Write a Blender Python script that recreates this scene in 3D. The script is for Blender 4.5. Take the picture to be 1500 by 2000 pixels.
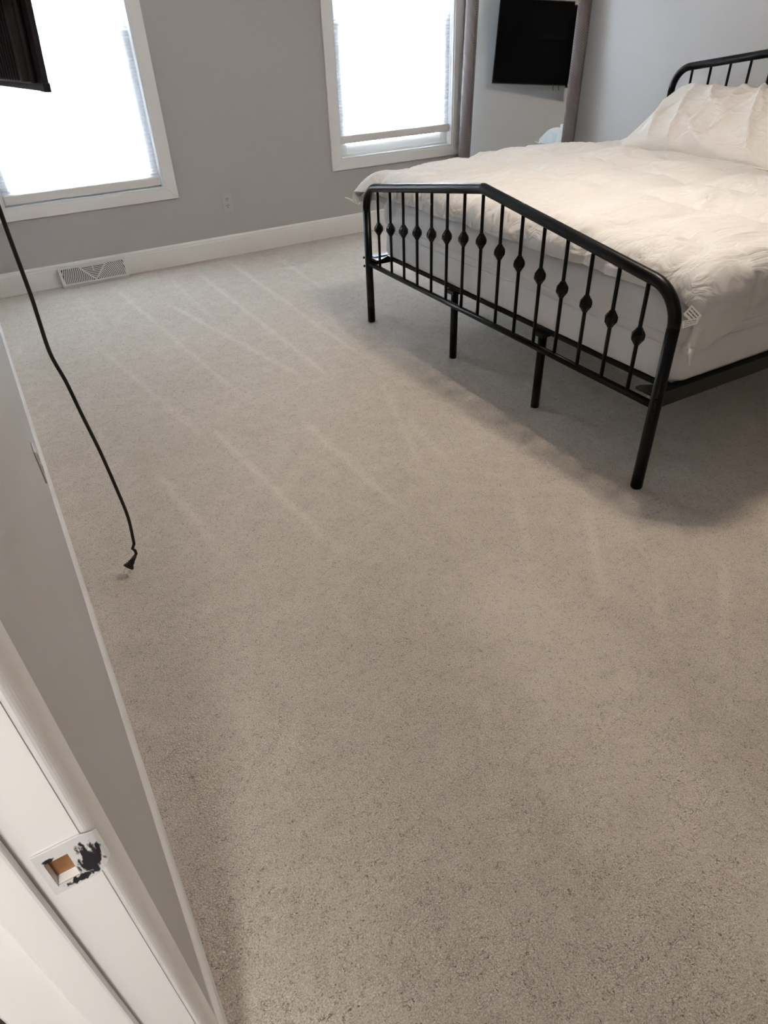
import bpy, bmesh, math, random
from mathutils import Vector, Matrix, noise

random.seed(7)
for o in list(bpy.data.objects):
    bpy.data.objects.remove(o)
SC = bpy.context.scene
COL = SC.collection

# ------------------------------------------------------------------ camera
F_PX, YAW, PIT, ROL = 1286.43, 0.505776, 0.639849, -0.0424726
cam_d = bpy.data.cameras.new('camera')
cam = bpy.data.objects.new('camera', cam_d)
COL.objects.link(cam)
cam_d.sensor_fit = 'VERTICAL'
cam_d.sensor_height = 36.0
cam_d.lens = F_PX / 2000.0 * 36.0
cam_d.clip_start = 0.02
fw = Vector((math.sin(YAW) * math.cos(PIT), math.cos(YAW) * math.cos(PIT), -math.sin(PIT)))
rt = Vector((math.cos(YAW), -math.sin(YAW), 0))
up = rt.cross(fw)
r2 = rt * math.cos(ROL) + up * math.sin(ROL)
u2 = -rt * math.sin(ROL) + up * math.cos(ROL)
cam.matrix_world = Matrix(((r2.x, u2.x, -fw.x, 0), (r2.y, u2.y, -fw.y, 0), (r2.z, u2.z, -fw.z, 1.34), (0, 0, 0, 1)))
SC.camera = cam

# ------------------------------------------------------------------ world, light levels, exposure
SKY_STRENGTH = 22.0
SKY_COLOR = (0.84, 0.92, 1.0)
CEILING_LAMP = 68.0
ADDED_HALL_LAMP = 44.0
world = bpy.data.worlds.new('daylight')
SC.world = world
world.use_nodes = True
bg = world.node_tree.nodes['Background']
bg.inputs[0].default_value = (*SKY_COLOR, 1)
bg.inputs[1].default_value = SKY_STRENGTH
vs = SC.view_settings
vs.view_transform = 'Standard'
vs.look = 'None'
vs.exposure = 1.36
vs.gamma = 1.0
vs.use_curve_mapping = False


# ------------------------------------------------------------------ materials
def new_mat(name):
    m = bpy.data.materials.new(name)
    m.use_nodes = True
    nt = m.node_tree
    return m, nt, nt.nodes, nt.links, nt.nodes['Principled BSDF']


def mat(name, col, rough=0.6, metal=0.0, bump=0.0, bscale=60.0, var=0.0, vscale=8.0, spec=0.5, emit=None, estr=0.0):
    m, nt, N, L, b = new_mat(name)
    b.inputs['Base Color'].default_value = (*col, 1)
    b.inputs['Roughness'].default_value = rough
    b.inputs['Metallic'].default_value = metal
    b.inputs['Specular IOR Level'].default_value = spec
    tc = N.new('ShaderNodeTexCoord')
    nz = N.new('ShaderNodeTexNoise')
    nz.inputs['Scale'].default_value = vscale
    nz.inputs['Detail'].default_value = 4
    L.new(tc.outputs['Object'], nz.inputs['Vector'])
    mx = N.new('ShaderNodeMix')
    mx.data_type = 'RGBA'
    mx.inputs[6].default_value = (*[c * (1 - var) for c in col], 1)
    mx.inputs[7].default_value = (*[min(1, c * (1 + var)) for c in col], 1)
    L.new(nz.outputs['Fac'], mx.inputs[0])
    L.new(mx.outputs[2], b.inputs['Base Color'])
    if bump:
        n2 = N.new('ShaderNodeTexNoise')
        n2.inputs['Scale'].default_value = bscale
        n2.inputs['Detail'].default_value = 5
        L.new(tc.outputs['Object'], n2.inputs['Vector'])
        bp = N.new('ShaderNodeBump')
        bp.inputs['Strength'].default_value = bump
        bp.inputs['Distance'].default_value = 0.01
        L.new(n2.outputs['Fac'], bp.inputs['Height'])
        L.new(bp.outputs[0], b.inputs['Normal'])
    if emit:
        b.inputs['Emission Color'].default_value = (*emit, 1)
        b.inputs['Emission Strength'].default_value = estr
    return m


M = {}
M['wall'] = mat('wall_grey_paint', (0.465, 0.452, 0.448), 0.55, bump=0.06, bscale=180, var=0.02, vscale=3)
M['ceiling'] = mat('ceiling_white', (0.72, 0.71, 0.69), 0.8, bump=0.05, bscale=90)
M['trim'] = mat('trim_white_paint', (0.85, 0.84, 0.83), 0.35, bump=0.03, bscale=25, var=0.02, vscale=5)
M['vinyl'] = mat('window_vinyl', (0.78, 0.79, 0.80), 0.4)
M['black_metal'] = mat('black_powder_coat', (0.0022, 0.0022, 0.0024), 0.34, var=0.1, vscale=30, spec=0.2)
M['black_plastic'] = mat('black_plastic', (0.020, 0.019, 0.024), 0.42, bump=0.04, bscale=300)
M['screen'] = mat('television_screen', (0.0015, 0.0015, 0.002), 0.2, spec=0.06)
M['rubber'] = mat('cord_rubber', (0.006, 0.006, 0.006), 0.5, bump=0.05, bscale=400)
M['steel'] = mat('prong_steel', (0.80, 0.80, 0.79), 0.28, metal=0.2)
M['plate'] = mat('outlet_plastic', (0.50, 0.475, 0.465), 0.35)
M['slot'] = mat('dark_slot', (0.012, 0.011, 0.010), 0.7)
M['register'] = mat('register_enamel', (0.66, 0.645, 0.635), 0.35)
M['rail_fabric'] = mat('shade_rail', (0.76, 0.73, 0.71), 0.55)
M['hall_wall'] = mat('hall_paint', (0.66, 0.65, 0.64), 0.7)
M['hall_floor'] = mat('hall_dark_wood', (0.05, 0.032, 0.022), 0.4, var=0.4, vscale=14)
M['door_wood'] = mat('raw_wood', (0.27, 0.125, 0.045), 0.6, bump=0.1, bscale=90, var=0.45, vscale=45)
M['piping'] = mat('white_piping', (0.74, 0.72, 0.69), 0.8, bump=0.1, bscale=200)
M['lamp_glass'] = mat('lamp_glass_warm', (0.8, 0.75, 0.65), 0.4, emit=(1.0, 0.855, 0.70), estr=CEILING_LAMP)
M['added_hall_glass'] = mat('added_hall_lamp_glass', (0.8, 0.78, 0.74), 0.4, emit=(1.0, 0.95, 0.90), estr=ADDED_HALL_LAMP)


def fabric(name, col, wr=0.35, sx=(7, 26, 14)):
    m, nt, N, L, b = new_mat(name)
    b.inputs['Base Color'].default_value = (*col, 1)
    b.inputs['Roughness'].default_value = 0.78
    b.inputs['Sheen Weight'].default_value = 0.15
    b.inputs['Specular IOR Level'].default_value = 0.25
    tc = N.new('ShaderNodeTexCoord')
    mp = N.new('ShaderNodeMapping')
    mp.inputs['Scale'].default_value = sx
    L.new(tc.outputs['Object'], mp.inputs[0])
    n1 = N.new('ShaderNodeTexNoise')
    n1.inputs['Scale'].default_value = 1.0
    n1.inputs['Detail'].default_value = 3
    n1.inputs['Distortion'].default_value = 1.2
    L.new(mp.outputs[0], n1.inputs['Vector'])
    n2 = N.new('ShaderNodeTexNoise')
    n2.inputs['Scale'].default_value = 500
    L.new(tc.outputs['Object'], n2.inputs['Vector'])
    b1 = N.new('ShaderNodeBump')
    b1.inputs['Strength'].default_value = wr
    b1.inputs['Distance'].default_value = 0.03
    L.new(n1.outputs['Fac'], b1.inputs['Height'])
    b2 = N.new('ShaderNodeBump')
    b2.inputs['Strength'].default_value = 0.08
    b2.inputs['Distance'].default_value = 0.002
    L.new(n2.outputs['Fac'], b2.inputs['Height'])
    L.new(b1.outputs[0], b2.inputs['Normal'])
    L.new(b2.outputs[0], b.inputs['Normal'])
    return m


M['comforter'] = fabric('comforter_cotton', (0.69, 0.68, 0.67), 0.55, (5, 13, 12))
M['pillow'] = fabric('pillow_cotton', (0.69, 0.665, 0.64), 0.55, (5, 13, 9))
M['mattress'] = fabric('mattress_sheet', (0.70, 0.70, 0.71), 0.25, (8, 14, 2.5))


def carpet_material():
    m, nt, N, L, b = new_mat('carpet_beige')
    b.inputs['Roughness'].default_value = 0.95
    b.inputs['Specular IOR Level'].default_value = 0.1
    b.inputs['Sheen Weight'].default_value = 0.25
    b.inputs['Sheen Roughness'].default_value = 0.6
    geo = N.new('ShaderNodeNewGeometry')
    pos = geo.outputs['Position']

    def math_(op, a, c=None, d=None, clamp=False):
        n = N.new('ShaderNodeMath')
        n.operation = op
        n.use_clamp = clamp
        for i, v in enumerate((a, c, d)):
            if v is None:
                continue
            if isinstance(v, (int, float)):
                n.inputs[i].default_value = v
            else:
                L.new(v, n.inputs[i])
        return n.outputs[0]

    def noise_(scale, detail=3, dist=0.0, rough=0.5):
        n = N.new('ShaderNodeTexNoise')
        n.inputs['Scale'].default_value = scale
        n.inputs['Detail'].default_value = detail
        n.inputs['Distortion'].default_value = dist
        n.inputs['Roughness'].default_value = rough
        L.new(pos, n.inputs['Vector'])
        return n.outputs['Fac']

    sep = N.new('ShaderNodeSeparateXYZ')
    L.new(pos, sep.inputs[0])
    wob = math_('MULTIPLY', math_('SUBTRACT', noise_(5, 2), 0.5), 0.022)
    X = math_('ADD', sep.outputs[0], wob)
    Y = math_('ADD', sep.outputs[1], wob)
    # vacuum tracks: thin bands of raised, lighter nap
    segs = [(1.46, 4.86, 1.44, 2.75, 1.0), (0.63, 4.72, 0.78, 2.6, .8), (0.83, 4.2, 1.11, 2.62, .9), (1.19, 4.7, 1.20, 2.6, 1.0),
            (0.34, 3.7, 0.53, 2.3, .7), (0.27, 2.36, 0.33, 1.64, 1.0), (0.55, 2.6, 0.65, 1.45, 1.1), (0.91, 2.4, 0.93, 1.5, 1.0),
            (0.87, 1.1, 0.59, 0.60, .8), (1.50, 1.28, 1.15, 0.82, .9), (1.48, 0.96, 1.13, 0.6, .8), (1.74, 0.9, 1.21, 0.5, .9),
            (1.39, 2.5, 1.07, 1.55, .5), (1.79, 4.75, 1.74, 3.7, .7), (0.98, 2.63, 1.4, 2.67, .6), (-0.01, 1.47, 0.35, 1.42, .6),
            (1.39, 1.56, 1.06, 1.0, .6), (0.40, 4.75, 0.42, 3.9, .5), (1.0, 4.75, 0.98, 3.6, .6), (1.33, 2.3, 1.2, 1.5, .5)]
    tot = None
    for x0, y0, x1, y1, w, wd in [(*q_, 0.028) for q_ in segs] + [(0.98, 1.25, 0.80, -0.15, 1.5, 0.26)]:  # last entry is one broad, softly fading paler band besides the thin tracks
        ln = math.hypot(x1 - x0, y1 - y0)
        dx, dy = (x1 - x0) / ln, (y1 - y0) / ln
        al = math_('ADD', math_('MULTIPLY', math_('SUBTRACT', X, x0), dx), math_('MULTIPLY', math_('SUBTRACT', Y, y0), dy))
        pe = math_('ABSOLUTE', math_('ADD', math_('MULTIPLY', math_('SUBTRACT', X, x0), -dy), math_('MULTIPLY', math_('SUBTRACT', Y, y0), dx)))
        band = math_('SUBTRACT', 1.0, math_('DIVIDE', pe, wd), clamp=True)
        e = 0.22
        cap = math_('MULTIPLY', math_('DIVIDE', al, e, clamp=True), math_('DIVIDE', math_('SUBTRACT', ln, al), e, clamp=True))
        s = math_('MULTIPLY', math_('MULTIPLY', band, cap), w)
        tot = s if tot is None else math_('MAXIMUM', tot, s)
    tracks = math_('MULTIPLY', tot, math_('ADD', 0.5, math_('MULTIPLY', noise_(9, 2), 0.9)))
    # tufts
    vor = N.new('ShaderNodeTexVoronoi')
    vor.inputs['Scale'].default_value = 210
    vor.inputs['Randomness'].default_value = 1.0
    vm = N.new('ShaderNodeVectorMath')
    vm.operation = 'ADD'
    nzc = N.new('ShaderNodeTexNoise')
    nzc.inputs['Scale'].default_value = 120
    L.new(pos, nzc.inputs['Vector'])
    vs_ = N.new('ShaderNodeVectorMath')
    vs_.operation = 'SCALE'
    vs_.inputs['Scale'].default_value = 0.006
    L.new(nzc.outputs['Color'], vs_.inputs[0])
    L.new(pos, vm.inputs[0])
    L.new(vs_.outputs[0], vm.inputs[1])
    L.new(vm.outputs[0], vor.inputs['Vector'])
    fine = noise_(330, 3, 0.6, 0.6)
    worm = noise_(95, 2, 1.5)
    # thin dark crevices between tuft groups
    crev = math_('SUBTRACT', 1.0, math_('DIVIDE', math_('ABSOLUTE', math_('SUBTRACT', worm, 0.40)), 0.03), clamp=True)
    gate = math_('MULTIPLY', math_('SUBTRACT', noise_(48, 2), 0.42), 8.0, clamp=True)
    crev = math_('MULTIPLY', crev, gate)
    broad = noise_(1.6, 3)
    mid = noise_(14, 3)
    val = math_('ADD', 0.765, math_('MULTIPLY', math_('SUBTRACT', fine, 0.5), 1.4))
    val = math_('SUBTRACT', val, math_('MULTIPLY', crev, 0.60))
    val = math_('ADD', val, math_('MULTIPLY', math_('SUBTRACT', mid, 0.5), 0.22))
    val = math_('ADD', val, math_('MULTIPLY', math_('SUBTRACT', broad, 0.5), 0.14))
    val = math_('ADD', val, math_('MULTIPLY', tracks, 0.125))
    ramp = N.new('ShaderNodeValToRGB')
    ramp.color_ramp.elements[0].position = 0.15
    ramp.color_ramp.elements[0].color = (0.13, 0.103, 0.08, 1)
    ramp.color_ramp.elements[1].position = 1.15 if False else 1.0
    ramp.color_ramp.elements[1].color = (0.80, 0.708, 0.615, 1)
    L.new(val, ramp.inputs[0])
    L.new(ramp.outputs[0], b.inputs['Base Color'])
    h = math_('ADD', math_('MULTIPLY', fine, 0.7), math_('MULTIPLY', vor.outputs['Distance'], -0.5))
    h = math_('SUBTRACT', h, math_('MULTIPLY', crev, 0.8))
    h = math_('ADD', h, math_('MULTIPLY', worm, 0.5))
    bp = N.new('ShaderNodeBump')
    bp.inputs['Strength'].default_value = 0.7
    bp.inputs['Distance'].default_value = 0.007
    L.new(h, bp.inputs['Height'])
    L.new(bp.outputs[0], b.inputs['Normal'])
    return m


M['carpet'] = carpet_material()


def shade_material():
    m, nt, N, L, b = new_mat('cellular_shade_fabric')
    out = nt.nodes['Material Output']
    b.inputs['Base Color'].default_value = (0.72, 0.71, 0.72, 1)
    b.inputs['Roughness'].default_value = 0.9
    tr = N.new('ShaderNodeBsdfTranslucent')
    tr.inputs[0].default_value = (0.84, 0.86, 0.90, 1)
    mx = N.new('ShaderNodeMixShader')
    nz = N.new('ShaderNodeTexNoise')
    nz.inputs['Scale'].default_value = 200
    mr = N.new('ShaderNodeMapRange')
    mr.inputs[3].default_value = 0.36
    mr.inputs[4].default_value = 0.42
    L.new(nz.outputs['Fac'], mr.inputs[0])
    L.new(mr.outputs[0], mx.inputs[0])
    L.new(b.outputs[0], mx.inputs[1])
    L.new(tr.outputs[0], mx.inputs[2])
    L.new(mx.outputs[0], out.inputs['Surface'])
    return m


M['shade'] = shade_material()


def pane_material():
    m, nt, N, L, b = new_mat('window_pane')
    out = nt.nodes['Material Output']
    t = N.new('ShaderNodeBsdfTransparent')
    t.inputs[0].default_value = (0.95, 0.97, 0.97, 1)
    g = N.new('ShaderNodeBsdfGlossy')
    g.inputs['Roughness'].default_value = 0.02
    fr = N.new('ShaderNodeFresnel')
    fr.inputs[0].default_value = 1.45
    mx = N.new('ShaderNodeMixShader')
    L.new(fr.outputs[0], mx.inputs[0])
    L.new(t.outputs[0], mx.inputs[1])
    L.new(g.outputs[0], mx.inputs[2])
    L.new(mx.outputs[0], out.inputs['Surface'])
    return m


M['pane'] = pane_material()


def mirror_material():
    m, nt, N, L, b = new_mat('silvered_glass')
    b.inputs['Base Color'].default_value = (0.80, 0.84, 0.84, 1)
    b.inputs['Metallic'].default_value = 1.0
    b.inputs['Roughness'].default_value = 0.0
    return m


M['mirror'] = mirror_material()


def weave_material():
    m, nt, N, L, b = new_mat('mirror_frame_weave')
    b.inputs['Metallic'].default_value = 0.25
    b.inputs['Roughness'].default_value = 0.5
    tc = N.new('ShaderNodeTexCoord')
    wv = []
    for sc in ((1, 1, 1), (1, -1, 1)):
        mp = N.new('ShaderNodeMapping')
        mp.inputs['Scale'].default_value = sc
        L.new(tc.outputs['Object'], mp.inputs[0])
        w = N.new('ShaderNodeTexWave')
        w.wave_type = 'BANDS'
        w.bands_direction = 'DIAGONAL'
        w.inputs['Scale'].default_value = 42
        w.inputs['Distortion'].default_value = 0.3
        L.new(mp.outputs[0], w.inputs['Vector'])
        wv.append(w.outputs['Fac'])
    mn = N.new('ShaderNodeMath')
    mn.operation = 'MULTIPLY'
    L.new(wv[0], mn.inputs[0])
    L.new(wv[1], mn.inputs[1])
    mx = N.new('ShaderNodeMix')
    mx.data_type = 'RGBA'
    mx.inputs[6].default_value = (0.098, 0.076, 0.070, 1)
    mx.inputs[7].default_value = (0.19, 0.158, 0.150, 1)
    L.new(mn.outputs[0], mx.inputs[0])
    L.new(mx.outputs[2], b.inputs['Base Color'])
    bp = N.new('ShaderNodeBump')
    bp.inputs['Strength'].default_value = 0.5
    bp.inputs['Distance'].default_value = 0.004
    L.new(mn.outputs[0], bp.inputs['Height'])
    L.new(bp.outputs[0], b.inputs['Normal'])
    return m


M['weave'] = weave_material()


def strike_material():
    # brass strike painted over in white, black smears where the paint wore off (object space: x across, z up)
    m, nt, N, L, b = new_mat('strike_plate_paint')
    b.inputs['Roughness'].default_value = 0.35
    tc = N.new('ShaderNodeTexCoord')
    sep = N.new('ShaderNodeSeparateXYZ')
    L.new(tc.outputs['Object'], sep.inputs[0])

    def mt(op, a, c=None, clamp=False):
        n = N.new('ShaderNodeMath')
        n.operation = op
        n.use_clamp = clamp
        for i, v in enumerate((a, c)):
            if v is None:
                continue
            if isinstance(v, (int, float)):
                n.inputs[i].default_value = v
            else:
                L.new(v, n.inputs[i])
        return n.outputs[0]

    nz = N.new('ShaderNodeTexNoise')
    nz.inputs['Scale'].default_value = 150
    nz.inputs['Detail'].default_value = 5
    mp = N.new('ShaderNodeMapping')
    mp.inputs['Scale'].default_value = (1.6, 1.0, 0.5)
    L.new(tc.outputs['Object'], mp.inputs[0])
    L.new(mp.outputs[0], nz.inputs['Vector'])
    jit = mt('MULTIPLY', mt('SUBTRACT', nz.outputs['Fac'], 0.5), 2.6)

    def blob(cx, cz, rx, rz):
        a = mt('POWER', mt('DIVIDE', mt('SUBTRACT', sep.outputs[0], cx), rx), 2.0)
        c = mt('POWER', mt('DIVIDE', mt('SUBTRACT', sep.outputs[2], cz), rz), 2.0)
        r = mt('ADD', mt('SQRT', mt('ADD', a, c)), jit)
        return mt('MULTIPLY', mt('SUBTRACT', 1.0, r), 4.0, clamp=True)

    f = mt('MAXIMUM', blob(0.011, -0.004, 0.0105, 0.019), blob(0.000, -0.0225, 0.013, 0.0042))
    f = mt('MAXIMUM', f, blob(-0.012, 0.0165, 0.004, 0.003))
    mx = N.new('ShaderNodeMix')
    mx.data_type = 'RGBA'
    mx.inputs[6].default_value = (0.70, 0.70, 0.70, 1)
    mx.inputs[7].default_value = (0.014, 0.014, 0.022, 1)
    L.new(f, mx.inputs[0])
    L.new(mx.outputs[2], b.inputs['Base Color'])
    return m


M['strike'] = strike_material()


def tag_material():
    # printed care label: rows of tiny dark print (object space x across, y along)
    m, nt, N, L, b = new_mat('care_label_print')
    b.inputs['Roughness'].default_value = 0.7
    tc = N.new('ShaderNodeTexCoord')
    sep = N.new('ShaderNodeSeparateXYZ')
    L.new(tc.outputs['UV'], sep.inputs[0])

    def mt(op, a, c):
        n = N.new('ShaderNodeMath')
        n.operation = op
        for i, v in enumerate((a, c)):
            if isinstance(v, (int, float)):
                n.inputs[i].default_value = v
            else:
                L.new(v, n.inputs[i])
        return n.outputs[0]

    row = mt('LESS_THAN', mt('FRACT', mt('MULTIPLY', sep.outputs[0], 4.0), 0.0), 0.36)
    nz = N.new('ShaderNodeTexNoise')
    nz.inputs['Scale'].default_value = 16
    L.new(tc.outputs['UV'], nz.inputs['Vector'])
    ink = mt('MULTIPLY', row, mt('GREATER_THAN', nz.outputs['Fac'], 0.42))
    ink = mt('MULTIPLY', ink, mt('MULTIPLY', mt('GREATER_THAN', sep.outputs[1], 0.12), mt('LESS_THAN', sep.outputs[1], 0.86)))
    ink = mt('MULTIPLY', ink, mt('MULTIPLY', mt('GREATER_THAN', sep.outputs[0], 0.14), mt('LESS_THAN', sep.outputs[0], 0.88)))
    mx = N.new('ShaderNodeMix')
    mx.data_type = 'RGBA'
    mx.inputs[6].default_value = (0.88, 0.86, 0.82, 1)
    mx.inputs[7].default_value = (0.06, 0.06, 0.065, 1)
    L.new(ink, mx.inputs[0])
    L.new(mx.outputs[2], b.inputs['Base Color'])
    return m


M['tag'] = tag_material()


# ------------------------------------------------------------------ mesh helpers
def obj(name, bm, m, parent=None, loc=None, smooth=False):
    me = bpy.data.meshes.new(name)
    bm.normal_update()
    bm.to_mesh(me)
    bm.free()
    if m:
        me.materials.append(M[m])
    if smooth:
        for p in me.polygons:
            p.use_smooth = len(p.vertices) <= 4
    o = bpy.data.objects.new(name, me)
    COL.objects.link(o)
    if parent:
        o.parent = parent
    if loc:
        o.location = loc
    return o


def link_copy(src, name, parent, loc=(0, 0, 0), rot=None):
    o = bpy.data.objects.new(name, src.data)
    COL.objects.link(o)
    o.parent = parent
    o.location = loc
    if rot:
        o.rotation_euler = rot
    return o


def empty(name, loc=(0, 0, 0), rot=None):
    o = bpy.data.objects.new(name, None)
    COL.objects.link(o)
    o.location = loc
    if rot:
        o.rotation_euler = rot
    o.empty_display_size = 0.1
    return o


def tag(o, label, cat, group=None):
    o['label'] = label
    o['category'] = cat
    if group:
        o['group'] = group
    return o


def struct(o, label=None, cat=None):
    o['kind'] = 'structure'
    if label:
        o['label'] = label
        o['category'] = cat
    return o


def box(bm, x0, x1, y0, y1, z0, z1, bev=0.0, seg=2):
    t = bmesh.new() if bev else bm
    vs_ = [t.verts.new(p) for p in ((x0, y0, z0), (x1, y0, z0), (x1, y1, z0), (x0, y1, z0), (x0, y0, z1), (x1, y0, z1), (x1, y1, z1), (x0, y1, z1))]
    for f in ((3, 2, 1, 0), (4, 5, 6, 7), (0, 1, 5, 4), (1, 2, 6, 5), (2, 3, 7, 6), (3, 0, 4, 7)):
        t.faces.new([vs_[i] for i in f])
    if bev:
        bmesh.ops.bevel(t, geom=list(t.edges), offset=bev, segments=seg, profile=0.5, affect='EDGES')
        merge(bm, t)


def merge(bm, t):
    mp = {v: bm.verts.new(v.co) for v in t.verts}
    for f in t.faces:
        try:
            bm.faces.new([mp[v] for v in f.verts])
        except ValueError:
            pass
    t.free()


def boxo(name, m, dims, parent=None, bev=0.0, seg=2):
    bm = bmesh.new()
    box(bm, *dims, bev=bev, seg=seg)
    return obj(name, bm, m, parent)


def tube(bm, pts, r, n=10, cap=True, closed=False):
    pts = [Vector(p) for p in pts]
    k = len(pts)
    rings = []
    prev = None
    for i, p in enumerate(pts):
        a = pts[(i - 1) % k] if (i > 0 or closed) else p
        c = pts[(i + 1) % k] if (i < k - 1 or closed) else p
        t = (c - a).normalized()
        if prev is None:
            h = Vector((0, 0, 1)) if abs(t.z) < 0.9 else Vector((1, 0, 0))
            u = t.cross(h).normalized()
        else:
            u = (prev - t * prev.dot(t)).normalized()
        prev = u
        w = t.cross(u)
        rr = r[i] if isinstance(r, (list, tuple)) else r
        rings.append([bm.verts.new(p + (u * math.cos(2 * math.pi * j / n) + w * math.sin(2 * math.pi * j / n)) * rr) for j in range(n)])
    m_ = k if closed else k - 1
    for i in range(m_):
        A, B = rings[i], rings[(i + 1) % k]
        for j in range(n):
            bm.faces.new((A[j], A[(j + 1) % n], B[(j + 1) % n], B[j]))
    if cap and not closed:
        bm.faces.new(list(reversed(rings[0])))
        bm.faces.new(rings[-1])


def tubeo(name, m, pts, r, parent=None, n=10):
    bm = bmesh.new()
    tube(bm, pts, r, n)
    bmesh.ops.recalc_face_normals(bm, faces=bm.faces)
    return obj(name, bm, m, parent, smooth=True)


def prism(bm, poly, axis, a, b):
    """extrude a 2D polygon along an axis: axis 0 -> (a,p,q), 1 -> (p,a,q), 2 -> (p,q,a)"""
    def P(p, t):
        return {0: (t, p[0], p[1]), 1: (p[0], t, p[1]), 2: (p[0], p[1], t)}[axis]
    A = [bm.verts.new(P(p, a)) for p in poly]
    B = [bm.verts.new(P(p, b)) for p in poly]
    n = len(poly)
    for i in range(n):
        bm.faces.new((A[i], A[(i + 1) % n], B[(i + 1) % n], B[i]))
    bm.faces.new(A)
    bm.faces.new(B)
    bmesh.ops.recalc_face_normals(bm, faces=bm.faces)


# ------------------------------------------------------------------ the room
XL, XR, YN, YF, ZC = -0.0835, 4.07, -1.5, 4.911, 2.44
WT = 0.116
DY0, DY1, DZ = -0.43, 0.341, 2.04          # door opening along the left wall
HX = -1.35                                  # far side of the hall

boxf = lambda n, m, d, p=None: boxo(n, m, d, p)
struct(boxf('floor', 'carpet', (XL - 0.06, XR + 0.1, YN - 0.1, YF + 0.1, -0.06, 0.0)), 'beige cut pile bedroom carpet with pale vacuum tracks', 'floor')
struct(boxf('floor_hall', 'hall_floor', (HX - 0.1, XL - 0.06, YN - 0.1, 1.6, -0.06, -0.004)), 'dark wood hall floor beyond the door frame', 'floor')
struct(boxf('ceiling', 'ceiling', (HX - 0.1, XR + 0.1, YN - 0.1, YF + 0.12, ZC, ZC + 0.1)))
struct(boxf('wall_right', 'wall', (XR, XR + 0.1, YN, YF + 0.12, 0, ZC)), 'grey painted wall behind the headboard', 'wall')
struct(boxf('wall_near', 'wall', (XL - WT, XR, YN - 0.1, YN, 0, ZC)))
bm = bmesh.new()
box(bm, XL - WT, XL, DY1 + 0.019, YF + 0.12, 0, ZC)
box(bm, XL - WT, XL, YN, DY0 - 0.019, 0, ZC)
box(bm, XL - WT, XL, DY0 - 0.019, DY1 + 0.019, DZ + 0.019, ZC)
struct(obj('wall_left', bm, 'wall'), 'grey painted wall running from the door frame to the far corner', 'wall')
bm = bmesh.new()
box(bm, HX - 0.1, HX, YN, 1.6, 0, ZC)
box(bm, HX, XL - WT, YN - 0.1, YN, 0, ZC)
box(bm, HX, XL - WT, 1.5, 1.6, 0, ZC)
struct(obj('wall_hall', bm, 'hall_wall'))

CAS = 0.075
WINS = [dict(o=(0.088, 1.231), zb=0.430, zt=2.16, drop=0.008), dict(o=(2.400, 3.554), zb=0.458, zt=2.19, drop=0.088)]
bm = bmesh.new()
y0, y1 = YF, YF + 0.12
edges_ = [XL]
for w in WINS:
    w['i'] = (w['o'][0] + CAS, w['o'][1] - CAS)
    w['zi'] = w['zb'] + 0.066
    w['zo'] = w['zt'] - CAS
    box(bm, edges_[-1], w['i'][0], y0, y1, 0, ZC)
    box(bm, w['i'][0], w['i'][1], y0, y1, 0, w['zi'])
    box(bm, w['i'][0], w['i'][1], y0, y1, w['zo'], ZC)
    edges_.append(w['i'][1])
box(bm, edges_[-1], XR, y0, y1, 0, ZC)
struct(obj('wall_far', bm, 'wall'), 'grey painted wall with the two bright windows', 'wall')


# baseboards: flat face with a small stepped cap
def base_profile(t=0.014, h=0.140):
    return [(0, 0), (t, 0), (t, h - 0.026), (t * 0.8, h - 0.022), (t * 0.8, h - 0.012), (t * 0.4, h - 0.003), (t * 0.25, h), (0, h)]


bm = bmesh.new()
prism(bm, [(YF - p, z) for p, z in base_profile()], 0, XL, XR)
struct(obj('baseboard_far', bm, 'trim'), 'white baseboard under the two windows', 'baseboard')
bm = bmesh.new()
prism(bm, [(XL + p, z) for p, z in base_profile(0.0075, 0.112)], 1, DY1 + 0.0515, YF - 0.014)
struct(obj('baseboard_left', bm, 'trim'), 'white baseboard seen from above along the near grey wall', 'baseboard')
bm = bmesh.new()
prism(bm, [(XR - p, z) for p, z in base_profile()], 1, YN, YF - 0.014)
struct(obj('baseboard_right', bm, 'trim'))

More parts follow.
